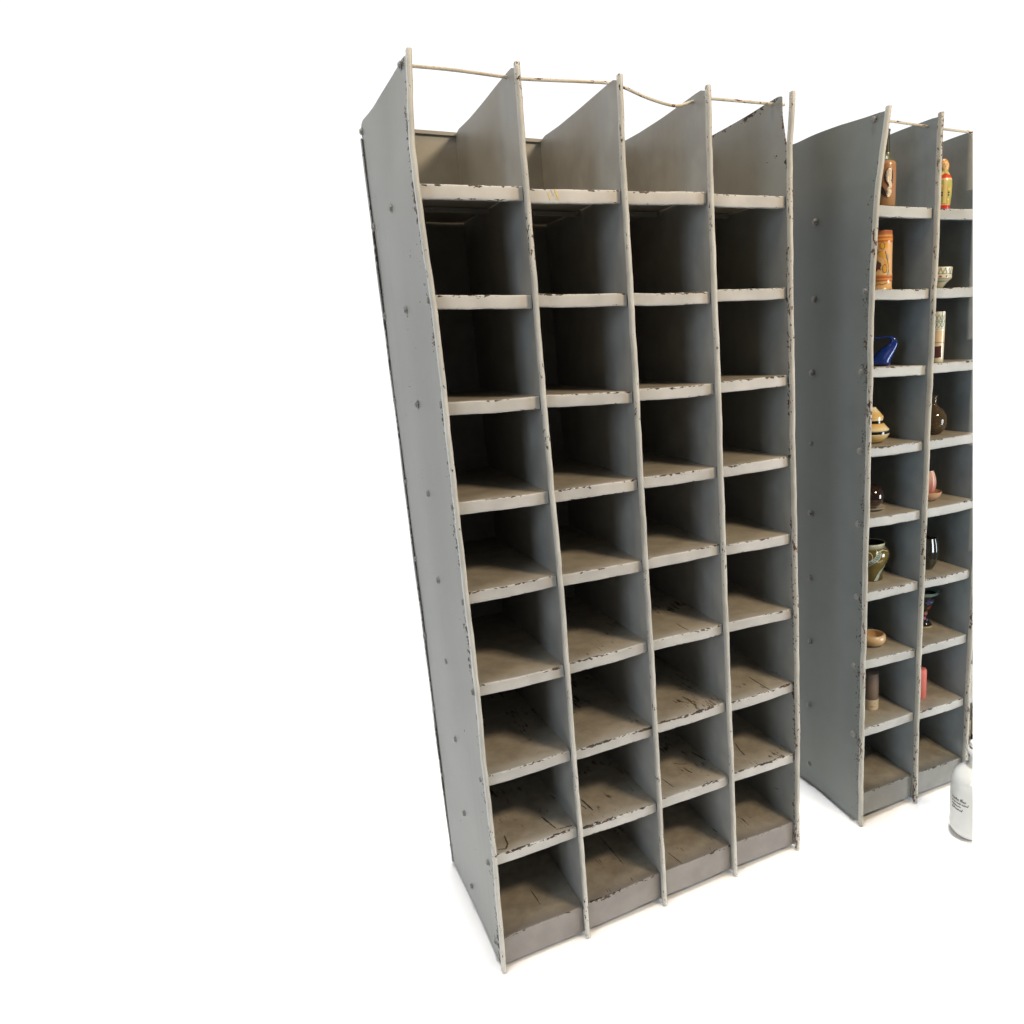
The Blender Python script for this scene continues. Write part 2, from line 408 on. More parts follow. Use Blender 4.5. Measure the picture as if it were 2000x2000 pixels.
BOLTS1 = [(0.261, 1.985), (0.237, 1.747), (0.241, 1.516), (0.238, 1.286), (0.24, 1.051), (0.256, 0.813), (0.263, 0.573), (0.264, 0.335), (0.286, 0.075)]
BOLTS1 += [(0.519, 2.213), (0.519, 1.977), (0.519, 1.745), (0.519, 1.514), (0.519, 1.281), (0.519, 1.049), (0.521, 0.805), (0.519, 0.568), (0.519, 0.335), (0.521, 0.078)]
BOLTS1 += [(0.015, 1.755), (0.010, 1.526), (0.010, 1.285), (0.016, 1.048), (0.020, 0.808), (0.033, 0.558), (0.050, 0.301), (0.042, 0.06)]
BOLTS2 = [(0.245, 1.98), (0.250, 1.748), (0.263, 1.517), (0.267, 1.285), (0.272, 1.045), (0.275, 0.812), (0.278, 0.576), (0.285, 0.326), (0.285, 0.087)]
BOLTS2 += [(0.012, 1.756), (0.021, 1.523), (0.021, 1.285), (0.021, 1.054), (0.023, 0.814), (0.027, 0.575), (0.027, 0.329)]

def make_rack(name, rack, W, LIP, loc, nb, bolts, label):
    root = empty(name, loc)
    tag(root, label, 'shelving rack')
    for i in range(nb + 1):
        outer = i == 0 or (i == nb and rack == 1)
        d = make_divider(rack, i, W, root, outer, (M_PANEL if outer else M_DIV) if rack == 1 else (M_PANEL2 if outer else M_DIV2), bolts if i == 0 else ())
        if i == 0:
            rnd = random.Random(5)
            for (y, z) in bolts:
                x = panel_x(W, 0, y, z) - 0.0012
                make_bolt(d, x, y, z, s=(1.15 if rack == 1 else 1.3) * rnd.uniform(0.9, 1.1), rot=rnd.uniform(0, 1))
            # folded corner post at the back of the side panel
            v, f, w = [], [], []
            n = 90
            for a in range(n + 1):
                z = lerp(0.014, ZTOP - 0.045, a / n)
                g = 0.0006 * math.sin(z * 9 + 1) + 0.0005 * math.sin(z * 23)
                for (x, y) in ((-0.0052 + g, DEPTH - 0.0105), (-0.0062 + g, DEPTH - 0.004), (-0.0055 + g, DEPTH + 0.004), (0.004, DEPTH + 0.005), (-0.0030 + g, DEPTH - 0.001), (-0.0034 + g, DEPTH - 0.0100)):
                    v.append((x, y, z)); w.append(0.75)
            for a in range(n):
                for k in range(6): f.append((a * 6 + k, a * 6 + (k + 1) % 6, (a + 1) * 6 + (k + 1) % 6, (a + 1) * 6 + k))
            mesh_obj('corner_post', v, f, M_PANEL, d, wear=w, sharp=50)
    for row in range(9):
        for bay in range(nb):
            zl, zr = LIP[row][2 * bay], LIP[row][2 * bay + 1]
            worn = (rack == 1 and row >= 5) or (rack == 2 and row >= 5)
            if rack == 1 and row == 5 and bay in (0, 3): worn = False
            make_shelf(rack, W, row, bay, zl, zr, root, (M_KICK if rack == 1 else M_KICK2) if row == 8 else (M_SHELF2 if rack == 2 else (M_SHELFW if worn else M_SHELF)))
    # back sheet with a folded top rim
    xe = nb * PITCH - 0.002
    v, f = [], []
    prof = [(DEPTH + 0.002, 0.02), (DEPTH + 0.002, ZTOP - 0.013), (DEPTH - 0.010, ZTOP - 0.013), (DEPTH - 0.010, ZTOP - 0.022), (DEPTH - 0.0085, ZTOP - 0.022), (DEPTH - 0.0085, ZTOP - 0.0145), (DEPTH + 0.0005, ZTOP - 0.0145), (DEPTH + 0.0005, 0.02)]
    for x in (0.002, xe):
        for (y, z) in prof: v.append((x, y, z))
    for k in range(8): f.append((k, (k + 1) % 8, 8 + (k + 1) % 8, 8 + k))
    f += [(7, 0, 1, 6), (1, 2, 5, 6), (2, 3, 4, 5), (15, 8, 9, 14), (9, 10, 13, 14), (10, 11, 12, 13)]
    mesh_obj('back_panel', v, f, M_BACK, root, wear=[0.0] * 16, smooth=False)
    return root

rack1 = make_rack('pigeonhole_rack', 1, W1, LIP1, (0, 0, 0), 4, BOLTS1, 'tall grey metal pigeonhole rack with four columns of empty worn shelves')
rod = [(0.0046, 2.2377), (0.0368, 2.2391), (0.128, 2.2405), (0.2387, 2.2382), (0.2798, 2.238), (0.3561, 2.2423), (0.4209, 2.2464), (0.4958, 2.2503), (0.5201, 2.247), (0.5399, 2.2448), (0.5986, 2.2281), (0.6583, 2.2174), (0.6928, 2.2172), (0.7322, 2.2293), (0.7683, 2.239), (0.7946, 2.2418), (0.9985, 2.2463), (1.0236, 2.248)]
tube('tie_rod', [(x, 0.055, z) for (x, z) in rod], 0.0038, M_ROD, rack1)
for xx, zz, dr in ((0.010, rod[0][1], -1), (1.006, 2.2470, 1)):
    make_bolt(rack1, xx, 0.055, zz, s=1.0, direction=dr)
# worn chalk-yellow numerals on the top board of the second column
M_CHALK = simple('yellow_chalk', (0.62, 0.50, 0.22), 0.8, 0.2, nscale=300, var=0.25)
M_CHALK2 = simple('faded_chalk', (0.52, 0.45, 0.33), 0.8, 0.2, nscale=300, var=0.3)
def strokes_flat(name, polys, mat, parent, y=-0.0012):
    v, f = [], []
    for pl in polys:
        for k in range(len(pl) - 1):
            (x0, z0, w0), (x1, z1, w1) = pl[k], pl[k + 1]
            d = Vector((x1 - x0, z1 - z0)).normalized(); nx, nz = -d.y, d.x
            b = len(v)
            v += [(x0 - nx * w0, y, z0 - nz * w0), (x0 + nx * w0, y, z0 + nz * w0), (x1 + nx * w1, y, z1 + nz * w1), (x1 - nx * w1, y, z1 - nz * w1)]
            v += [(a, y + 0.0012, c) for (a, _, c) in v[b:b + 4]]
            f += [(b, b + 1, b + 2, b + 3), (b, b + 1, b + 5, b + 4), (b + 1, b + 2, b + 6, b + 5), (b + 2, b + 3, b + 7, b + 6), (b + 3, b, b + 4, b + 7)]
    return mesh_obj(name, v, f, mat, parent, smooth=False)
strokes_flat('chalk_numeral', [[(0.2990, 1.9890, 0.0007), (0.3005, 1.9850, 0.0016), (0.3028, 1.9790, 0.0012), (0.3043, 1.9715, 0.0006)],
                            [(0.3188, 1.9960, 0.0018), (0.3200, 1.9900, 0.0027), (0.3222, 1.9850, 0.0020), (0.3242, 1.9790, 0.0018), (0.3262, 1.9715, 0.0007)],
                            [(0.3180, 1.9755, 0.0006), (0.3245, 1.9757, 0.0010)]], M_CHALK, rack1)
strokes_flat('faded_chalk_numeral', [[(0.3080, 1.9935, 0.0006), (0.3098, 1.9885, 0.0007), (0.3140, 1.9850, 0.0006), (0.3150, 1.9810, 0.0005)], [(0.3090, 1.9815, 0.0004), (0.3130, 1.9815, 0.0005)]], M_CHALK2, rack1)

# long gouges and smears on the lower boards, each where it is on the real rack
M_GOUGE = simple('bare_dark_steel', (0.035, 0.034, 0.03), 0.6, 0.4, var=.5, nscale=150)
M_SMEAR = simple('brown_drip', (0.10, 0.07, 0.04), 0.35, 0.5, var=.3, nscale=80)
GOUGES = [(8, [(0.4156, 0.2774), (0.4185, 0.2006), (0.4185, 0.0928)], .0022), (6, [(0.9099, 0.1209), (0.908, 0.0555), (0.9075, 0.006)], .0008),
    (7, [(0.1778, 0.1027), (0.1837, 0.0695), (0.192, 0.0255)], .0045), (7, [(0.1899, 0.0225), (0.2095, 0.0184), (0.2358, 0.0156)], .0030),
    (7, [(0.3131, 0.1389), (0.3164, 0.1047), (0.32, 0.0649)], .0045), (7, [(0.6543, 0.1222), (0.6568, 0.0948), (0.6628, 0.08)], .003),
    (7, [(0.7249, 0.1904), (0.732, 0.1541), (0.7363, 0.1204)], .003), (7, [(0.5658, 0.1013), (0.5701, 0.0672), (0.5732, 0.0379)], .002),
    (5, [(0.6344, 0.0853), (0.6334, 0.0491), (0.6348, 0.0171)], .0010), (8, [(0.1369, 0.1497), (0.1397, 0.1136), (0.1408, 0.0719)], .0022),
    (8, [(0.5617, 0.0751), (0.5669, 0.036), (0.5719, 0.004)], .0007), (7, [(0.0593, 0.0761), (0.056, 0.0348), (0.0442, 0.0159), (0.024, 0.0236)], .0035),
    (7, [(0.8759, 0.1626), (0.8614, 0.1112), (0.8566, 0.075)], .0025), (7, [(0.640, 0.165), (0.655, 0.145), (0.675, 0.135)], .002), (7, [(0.298, 0.115), (0.304, 0.095), (0.306, 0.08)], .003)]
SH = {}
for o in rack1.children:
    if o.name.startswith(('shelf', 'base_shelf')): SH[(min(range(9), key=lambda r: abs(LIP1[r][0] - o.location.z)), int(round(o.location.x / PITCH)))] = o
grnd = random.Random(3)
for gi, (row, pts, wd) in enumerate(GOUGES):
    bay = int(pts[0][0] / PITCH); zl, zr = LIP1[row][2 * bay], LIP1[row][2 * bay + 1]; so = SH[(row, bay)]
    vs, fs = [], []; n = 46
    for k in range(n + 1):
        q = k / n * (len(pts) - 1); i = min(len(pts) - 2, int(q)); f = q - i
        x, y = lerp(pts[i][0], pts[i + 1][0], f), lerp(pts[i][1], pts[i + 1][1], f)
        dx, dy = pts[i + 1][0] - pts[i][0], pts[i + 1][1] - pts[i][1]; L = math.hypot(dx, dy); nx, ny = -dy / L, dx / L
        env = math.sin(PI * min(1, max(0, k / n))) ** .4
        a = wd * env * grnd.uniform(.12, 1.0); b = wd * env * grnd.uniform(.05, .8)
        for sgn, ww in ((1, a), (-1, b)):
            X, Y = x + nx * ww * sgn, y + ny * ww * sgn
            t = min(1, max(0, (X - bay * PITCH) / PITCH)); kk = 1 - sstep(0, .4, Y)
            Z = lerp(zl, zr, t * kk + .5 * (1 - kk)) - .0012 * math.sin(PI * t)
            vs += [(X - so.location.x, Y, Z + .0010 - so.location.z), (X - so.location.x, Y, Z - .0012 - so.location.z)]
    for k in range(n):
        a = k * 4
        fs += [(a, a + 2, a + 6, a + 4), (a, a + 4, a + 5, a + 1), (a + 2, a + 3, a + 7, a + 6), (a + 1, a + 5, a + 7, a + 3)]
    mesh_obj('drip_stain' if gi == 11 else 'gouge', vs, fs, M_SMEAR if gi == 11 else M_GOUGE, so, smooth=False)

rack2 = make_rack('pigeonhole_rack', 2, W2, LIP2, (R2X, R2Y, 0), 3, BOLTS2, 'grey metal pigeonhole rack at the right holding vases, bowls and candles')
tube('tie_rod', [(x - R2X, 0.035, z) for (x, z) in ((1.312, 2.2256), (1.3733, 2.2262), (1.46, 2.2244), (1.5471, 2.2223), (1.5953, 2.2209), (1.68, 2.2203), (1.80, 2.2198))], 0.0038, M_ROD, rack2)
make_bolt(rack2, 0.0425, 0.035, 2.2256, s=1.3, direction=-1)

# ------------------------------------------------------------------ ornaments on the right rack
def lathe(name, prof, mat, parent=None, loc=(0, 0, 0), seg=48, flute=0, fl_amp=0.0, close=True):
    verts, faces = [], []
    for (r, z) in prof:
        for k in range(seg):
            an = 2 * PI * k / seg
            rr = r * (1 + fl_amp * math.cos(an * flute)) if flute else r
            verts.append((rr * math.cos(an), rr * math.sin(an), z))
    for a in range(len(prof) - 1):
        for k in range(seg): faces.append((a * seg + k, a * seg + (k + 1) % seg, (a + 1) * seg + (k + 1) % seg, (a + 1) * seg + k))
    if close:
        faces.append(tuple(range(seg)))
        faces.append(tuple((len(prof) - 1) * seg + k for k in range(seg)))
    return mesh_obj(name, verts, faces, mat, parent, loc, sharp=38)

def seg_d(px, py, ax, ay, bx, by):
    vx, vy = bx - ax, by - ay
    L = vx * vx + vy * vy or 1e-12
    t = max(0, min(1, ((px - ax) * vx + (py - ay) * vy) / L))
    return math.hypot(px - ax - t * vx, py - ay - t * vy)
def near(polys, w):
    return lambda u, v: any(seg_d(u, v, *p[k], *p[k + 1]) < w for p in polys for k in range(len(p) - 1))
def inpoly(poly):
    def f(u, v):
        c = False; n = len(poly)
        for i in range(n):
            (x1, y1), (x2, y2) = poly[i], poly[(i + 1) % n]
            if (y1 > v) != (y2 > v) and u < (x2 - x1) * (v - y1) / (y2 - y1) + x1: c = not c
        return c
    return f
def decal(name, fn, u0, u1, v0, v1, rfn, mat, parent, az, step=0.0012, lift=0.0006):
    """painted or raised patch on a turned body: cells of a fine grid, u along the arc, v up"""
    nu, nv = int((u1 - u0) / step) + 1, int((v1 - v0) / step) + 1
    idx = {}; verts = []; faces = []
    def vert(a, b):
        if (a, b) not in idx:
            u, v = u0 + a * step, v0 + b * step
            r = rfn(v) + lift; an = az + u / max(1e-3, rfn((v0 + v1) / 2))
            idx[(a, b)] = len(verts); verts.append((r * math.cos(an), r * math.sin(an), v))
        return idx[(a, b)]
    for a in range(nu):
        for b in range(nv):
            if fn(u0 + (a + .5) * step, v0 + (b + .5) * step):
                faces.append((vert(a, b), vert(a + 1, b), vert(a + 1, b + 1), vert(a, b + 1)))
    if not faces: return None
    return mesh_obj(name, verts, faces, mat, parent)
def profr(prof):
    pr = sorted([(z, r) for (r, z) in prof]); zs = [p[0] for p in pr]; rs = [p[1] for p in pr]
    return lambda v: interp(zs, rs, v)

CAM = (-0.4344, -1.8531, 1.6426)
def put(x, y, row, bay):
    """world spot on the board of the right rack and the azimuth towards the viewer side"""
    zl, zr = LIP2[row - 1][2 * bay], LIP2[row - 1][2 * bay + 1]
    t = (x - bay * PITCH) / PITCH
    k = 1 - sstep(0, 0.4, y)
    z = lerp(zl, zr, t * k + 0.5 * (1 - k)) - 0.0012 * math.sin(PI * t) + 0.0006
    w = (R2X + x, R2Y + y, z)
    return w, math.atan2(-1.0, -1.0)
# u positive = to the viewer's right (azimuth grows anticlockwise seen from above -> right when facing the object)

# 1 flask with pewter bird
loc, az = put(0.124, 0.07, 1, 0); az += 0.22
e = tag(empty('flask', loc), 'orange brown flask with a pewter bird relief, top shelf of the right rack', 'flask')
R = 0.0275; P = [(R * .93, 0), (R * .98, .004), (R, .012), (R, .122), (R * .97, .129), (R * .86, .134)]
lathe('body', P, banded('leather_glaze', [(0, (0.06, 0.05, 0.02)), (0.1, (0.28, 0.16, 0.07)), (0.5, (0.38, 0.19, 0.09)), (1, (0.37, 0.18, 0.08))], .134, 0.35, 0.5, nscale=60), e)
lathe('shoulder', [(R * .88, .1335), (R * .84, .137), (R * .6, .144), (.0125, .152), (.0105, .158), (.0105, .159)], simple('pewter_green', (0.16, 0.16, 0.11), .35, .5, .6), e)
lathe('neck', [(.0095, .1585), (.009, .19), (.0082, .215), (.0095, .217), (.0095, .222)], simple('dark_neck', (0.05, 0.05, 0.04), .3), e)
PEW = simple('pewter', (0.42, 0.38, 0.33), .35, .5, .85, var=.4, nscale=260, bump=.8); DPEW = simple('dark_pewter', (0.07, 0.055, 0.045), .4, .5, .6, var=.3, nscale=200, bump=.5)
rf = profr(P)
ou = lambda pts: [(a * .001, b * .001) for a, b in pts]
decal('bird_dark_relief', inpoly(ou([(-2, 113), (6, 114), (13, 104), (15, 90), (13, 70), (8, 56), (5, 52), (-3, 66), (-10, 76), (-12, 90), (-9, 104)])), -.02, .02, .04, .12, rf, DPEW, e, az, lift=.0010)  # dark pewter layer under the bird
decal('bird_relief', inpoly(ou([(0, 111), (6, 111), (9, 104), (9, 88), (8, 76), (11, 66), (9, 60), (5, 54), (11, 50), (9, 42), (4, 32), (-2, 32), (-5, 40), (-3, 48), (-5, 54), (-3, 60), (1, 60), (2, 66), (-6, 78), (-8, 92), (-6, 104)])), -.02, .02, .02, .12, rf, PEW, e, az, lift=.0022)
decal('leaf_relief', inpoly(ou([(-24, 62), (-17, 64), (-11, 56), (-6, 44), (-3, 34), (-10, 36), (-18, 42), (-24, 50)])), -.026, .0, .02, .07, rf, DPEW, e, az, lift=.0018)

# 2 majolica jar
loc, az = put(0.113, 0.075, 2, 0)
e = tag(empty('majolica_jar', loc), 'cylindrical orange majolica jar painted with flowers, second shelf of the right rack', 'jar')
R = 0.0340; H = .172
P = [(R * 1.06, 0), (R * 1.03, .004), (R * .98, .010), (R * .98, .026), (R * 1.0, .028), (R * 1.02, .031), (R * .99, .034), (R * 1.02, .037), (R * .99, .040), (R * 1.02, .043), (R, .046), (R * .975, .05), (R * .965, .09), (R * .975, .138), (R, .142), (R * 1.01, .145), (R * .98, .148), (R * 1.01, .151), (R * .98, .155), (R * .97, .158), (R * .99, .161), (R * .95, .164), (R * .97, .168), (R * .95, .172), (R * .86, .172), (R * .84, .165), (R * .84, .02), (0.002, .018)]
lathe('body', P, banded('majolica_glaze', [(0, (.55, .27, .10)), (.05, (.72, .46, .20)), (.14, (.70, .42, .18)), (.16, (.42, .12, .03)), (.19, (.66, .30, .10)), (.215, (.40, .11, .03)), (.25, (.62, .27, .08)), (.275, (.70, .47, .22)), (.5, (.72, .44, .20)), (.79, (.72, .42, .18)), (.82, (.45, .11, .02)), (.85, (.72, .34, .08)), (.88, (.45, .12, .03)), (.91, (.66, .33, .10)), (.94, (.38, .12, .04)), (1, (.34, .12, .05))], H, .22, .6, wob=.006), e, close=False)
rf = profr(P[:24])
YEL = simple('yellow_glaze', (.68, .36, .05), .3, coat=.5); MAR = simple('maroon_glaze', (.16, .035, .025), .3, coat=.5)
DKG = simple('dark_green_glaze', (.06, .06, .04), .3, coat=.5); BGR = simple('blue_grey_glaze', (.36, .36, .32), .3, coat=.5); LIN = simple('brown_line_glaze', (.22, .09, .03), .3)
ell = lambda cx, cy, rx, ry, a=0: (lambda u, v: (((u - cx) * math.cos(a) + (v - cy) * math.sin(a)) / rx) ** 2 + ((-(u - cx) * math.sin(a) + (v - cy) * math.cos(a)) / ry) ** 2 < 1)
anyf = lambda *fs: (lambda u, v: any(f(u, v) for f in fs))
decal('petal', anyf(ell(.004, .128, .006, .009, .3), ell(.002, .104, .008, .007, -.5), ell(.0165, .128, .005, .009, -.3), ell(.009, .098, .005, .008, .5), ell(.016, .080, .004, .007, .4), ell(.012, .062, .005, .010, .2)), -.04, .05, .05, .14, rf, YEL, e, az)
decal('painted_grape', anyf(ell(-.008, .068, .007, .007), ell(-.016, .060, .007, .006)), -.04, .05, .05, .14, rf, MAR, e, az, lift=.0009)
decal('painted_leaf', inpoly(ou([(-9, 88), (-5, 82), (0, 80), (2, 72), (-1, 66), (1, 58), (-6, 62), (-13, 70), (-12, 78)])), -.04, .05, .05, .14, rf, DKG, e, az)
for q in (ell(-.018, .112, .009, .011), ell(.021, .095, .004, .009), ell(.024, .050, .004, .007)): decal('painted_roundel', q, -.04, .05, .04, .14, rf, BGR, e, az)
def arcs(cx, cy, rx, ry, a0, a1, n=14): return [(cx + rx * math.cos(lerp(a0, a1, k / n)), cy + ry * math.sin(lerp(a0, a1, k / n))) for k in range(n + 1)]
decal('painted_line', near([arcs(-.018, .112, .010, .012, 0, 6.28), arcs(-.018, .112, .005, .006, 0, 6.28), [(-.008, .110), (.002, .112), (.010, .117)], [(.013, .112), (.020, .090), (.024, .070), (.025, .052)], arcs(.012, .062, .007, .012, 0, 6.28), arcs(.004, .128, .007, .010, 0, 6.28), [(-.03, .016), (-.012, .015), (-.004, .019), (.006, .016), (.02, .021)]], .0007), -.04, .05, .008, .145, rf, LIN, e, az, step=.0009, lift=.0011)

# 3 blue looped vase
loc, az = put(0.127, 0.08, 3, 0)
m_px = 0.00161
ppx = lambda L: [((x - 1722) * m_px * .93, (717 - y) * m_px) for x, y in L]
outer = ppx([(1694, 717), (1688, 706), (1686, 690), (1688, 672), (1694, 663), (1706, 661.5), (1722, 661), (1736, 660.5), (1745, 662.5), (1751, 667), (1753.5, 674), (1752, 682), (1747, 694), (1742, 705), (1737, 717), (1715, 717.5)])
inner = ppx([(1701, 704), (1697, 700), (1692, 690), (1693, 674), (1697, 667.5), (1707, 665.6), (1722, 665), (1733, 665.4), (1738, 667), (1739, 669.5), (1737, 673), (1731, 677), (1722, 683), (1713, 690), (1706, 697), (1703, 701)])
verts, faces = [], []
ra = (-math.sin(az), math.cos(az)); fa = (math.cos(az), math.sin(az))
NN = 96
def loopat(L, t):
    n = len(L); s = t * n; i = int(s) % n; f = s - int(s)
    p0, p1, p2, p3 = L[(i - 1) % n], L[i], L[(i + 1) % n], L[(i + 2) % n]
    return tuple(0.5 * (2 * p1[k] + (-p0[k] + p2[k]) * f + (2 * p0[k] - 5 * p1[k] + 4 * p2[k] - p3[k]) * f * f + (-p0[k] + 3 * p1[k] - 3 * p2[k] + p3[k]) * f ** 3) for k in (0, 1))
for a in range(NN):
    o_, i_ = loopat(outer, a / NN), loopat(inner, a / NN)
    c = ((o_[0] + i_[0]) / 2, (o_[1] + i_[1]) / 2); h = ((o_[0] - i_[0]) / 2, (o_[1] - i_[1]) / 2)
    lowness = 1 - sstep(.01, .075, c[1]); dp = lerp(.006, .030, lowness)
    for k in range(14):
        an = 2 * PI * k / 14
        u = c[0] + h[0] * math.cos(an); v = max(0.0, c[1] + h[1] * math.cos(an)); d = dp * math.sin(an)
        verts.append((ra[0] * u + fa[0] * d, ra[1] * u + fa[1] * d, v))
for a in range(NN):
    for k in range(14): faces.append((a * 14 + k, a * 14 + (k + 1) % 14, ((a + 1) % NN) * 14 + (k + 1) % 14, ((a + 1) % NN) * 14 + k))
tag(mesh_obj('looped_vase', verts, faces, simple('cobalt_glaze', (.008, .03, .20), .22, .5, coat=.5, var=.15), None, loc, sharp=80), 'cobalt blue ceramic vase with an open loop, third shelf of the right rack', 'vase')

# 4 striped vase
loc, az = put(0.106, 0.100, 4, 0)
e = tag(empty('striped_vase', loc), 'squat angular vase in yellow and black stripes on the right rack', 'vase')
YB = banded('yellow_glaze_bands', [(0, (.62, .50, .30)), (.10, (.66, .40, .06)), (.25, (.74, .62, .36)), (.42, (.74, .62, .38)), (.56, (.66, .38, .05)), (.66, (.74, .60, .34)), (.78, (.68, .44, .12)), (1, (.76, .68, .48))], .112, .18, .7, wob=.03)
KB = simple('black_glaze', (.012, .009, .007), .12, .5, coat=.6)
lathe('lower_body', [(.020, .0), (.030, .001), (.042, .007), (.052, .017), (.0585, .028), (.057, .0295), (.050, .0295)], YB, e)
lathe('dark_band', [(.050, .0285), (.0562, .0297), (.0565, .0365), (.0530, .0385), (.045, .0385)], KB, e)
lathe('middle_body', [(.050, .0375), (.0560, .0388), (.0575, .042), (.048, .0525), (.0395, .062), (.036, .0625), (.030, .0625)], YB, e)
lathe('dark_band', [(.030, .0615), (.0382, .0627), (.0378, .0700), (.035, .0712), (.028, .0712)], KB, e)
lathe('upper_body', [(.028, .070), (.0375, .0715), (.0385, .083), (.030, .094), (.018, .107), (.014, .1125), (.011, .112), (.011, .09)], YB, e, close=False)
lathe('mouth', [(.0108, .106), (.0004, .106)], KB, e, close=False)

# 5 round brown pot on a saucer
loc, az = put(0.115, 0.103, 5, 0)
e = tag(empty('round_pot', loc), 'glossy dark brown round pot on a white rimmed saucer, right rack', 'pot')
R = .0415
lathe('body', [(.018, .0065)] + [(R * math.sin(a), .0455 - R * .97 * math.cos(a)) for a in [lerp(.45, 2.9, k / 22) for k in range(23)]] + [(.001, .0862)], simple('brown_glaze', (.022, .009, .005), .1, .6, coat=1.0, var=.3), e, seg=64)
lathe('saucer', [(.022, .0), (.024, .001), (.034, .004), (.044, .0095), (.0455, .0115), (.0440, .0118), (.033, .0070), (.02, .0055), (.001, .0055)], simple('white_glaze', (.62, .57, .50), .25, coat=.5), e)

# 6 green swirl jug
loc, az = put(0.129, 0.118, 6, 0); az += 0.30
e = tag(empty('swirl_vase', loc), 'olive green vase with pale blue swirl pattern and a wide mouth, right rack', 'vase')
P = [(.040, 0), (.0415, .002), (.041, .012), (.0405, .022), (.044, .038), (.051, .054), (.0585, .070), (.0620, .084), (.0615, .096), (.056, .107), (.0475, .113), (.0455, .116), (.0465, .122), (.048, .127), (.0475, .1285), (.0452, .1265), (.044, .116), (.052, .104), (.056, .09), (.05, .06), (.037, .02), (.001, .012)]
OL = banded('olive_glaze', [(0, (.05, .045, .012)), (.3, (.12, .095, .018)), (.6, (.16, .115, .02)), (.86, (.10, .085, .02)), (.93, (.42, .45, .36)), (1, (.60, .58, .46))], .1285, .15, .9)
lathe('body', P, OL, e, seg=64, close=False)
lathe('dark_lining', [(.0449, .1262), (.0436, .116), (.0436, .06), (.0004, .055)], simple('dark_lining', (.04, .03, .02), .35), e, close=False)
rf = profr(P[:14])
PB = simple('pale_blue_glaze', (.30, .42, .38), .25, coat=.6, var=.3, nscale=200); PW = simple('pale_line_glaze', (.62, .64, .52), .25, coat=.6)
band1 = [(.012, .108), (.010, .098), (.006, .088), (-.002, .078), (-.014, .068), (-.026, .058), (-.040, .048)]
band2 = [(.052, .050), (.040, .042), (.032, .034), (.024, .024), (.016, .012), (.008, .002)]
decal('swirl_band', anyf(near([band1], .0065), near([band2], .0042)), -.06, .07, .002, .108, rf, PB, e, az, lift=.0006)
rung = []
for k in range(11):
    t = k / 10; i = min(5, int(t * 6)); f = t * 6 - i
    cx, cy = lerp(band1[i][0], band1[i + 1][0], f), lerp(band1[i][1], band1[i + 1][1], f)
    rung.append([(cx - .005, cy + .002), (cx + .002, cy - .002), (cx + .005, cy)])
decal('swirl_rung', near(rung, .0007), -.06, .07, .002, .112, rf, simple('deep_teal_glaze', (.03, .07, .07), .25), e, az, step=.0009, lift=.0012)
off = lambda L, d: [(x + d * .9, y - d * .45) for x, y in L]
decal('swirl_outline', near([off(band1, .0065), off(band1, -.0065), off(band2, .0045), off(band2, -.0045), arcs(-.019, .090, .011, .015, -1.7, 1.6), [(.060, .094), (.060, .080), (.052, .066), (.040, .052)], [(.012, .107), (.03, .110), (.05, .102)]], .0009), -.06, .07, .002, .112, rf, PW, e, az, step=.0009, lift=.0012)

# 7 wooden-looking bowl
loc, az = put(0.132, 0.105, 7, 0)
tag(lathe('bowl', [(.022, 0), (.026, .0005), (.037, .006), (.0445, .016), (.0462, .025), (.0445, .034), (.0395, .0405), (.0375, .0412), (.0365, .0395), (.0395, .032), (.040, .022), (.034, .010), (.02, .005), (.001, .0045)],
          banded('wood_glaze', [(0, (.30, .22, .13)), (.25, (.55, .40, .22)), (.5, (.58, .38, .18)), (.8, (.70, .52, .32)), (1, (.60, .45, .28))], .0415, .3, .5, wob=.12, nscale=25), None, loc, seg=56, close=False), 'small round tan bowl with inward rim, right rack below the swirl vase', 'bowl')

# 8 candle tin
loc, az = put(0.135, 0.109, 8, 0)
e = tag(empty('candle', loc), 'taupe pillar candle with a cream paper band, right rack', 'candle')
R = .0245
lathe('wax', [(R * .96, 0), (R * .985, .002), (R * .985, .118), (R * .98, .128), (R * .93, .134), (R * .84, .1355), (.001, .1345)], simple('taupe_wax', (.20, .155, .125), .55, .3, var=.08), e)
lathe('paper_band', [(R * .985, .0004), (R * 1.01, .0006), (R * 1.01, .038), (R * .985, .0382)], simple('cream_paper', (.66, .56, .40), .7, .2, var=.05), e, close=False)
def letters(txt, x0, y0, h):
    G = {'P': [[(0, 0), (0, 1), (.6, 1), (.6, .5), (0, .5)]], 'U': [[(0, 1), (0, 0), (.6, 0), (.6, 1)]], 'R': [[(0, 0), (0, 1), (.6, 1), (.6, .5), (0, .5)], [(.2, .5), (.6, 0)]], 'E': [[(.6, 1), (0, 1), (0, 0), (.6, 0)], [(0, .5), (.5, .5)]], 'C': [[(.6, 1), (0, 1), (0, 0), (.6, 0)]], 'S': [[(.6, 1), (0, 1), (0, .5), (.6, .5), (.6, 0), (0, 0)]], 'O': [[(0, 0), (0, 1), (.6, 1), (.6, 0), (0, 0)]]}
    r = []
    for c in txt:
        for s in G.get(c, []): r.append([(x0 + a * h, y0 + b * h) for a, b in s])
        x0 += h * .95
    return r
decal('printed_word', near(letters('PURE S', -.003, .013, .0034), .00045), -.008, .026, .01, .03, lambda v: R * 1.01, simple('grey_ink', (.30, .25, .18), .7), e, az, step=.0006, lift=.0003)
decal('printed_drop', ell(.0135, .0265, .0013, .002), .008, .02, .02, .032, lambda v: R * 1.01, simple('grey_ink_faint', (.40, .34, .24), .7), e, az, step=.0006, lift=.0003)

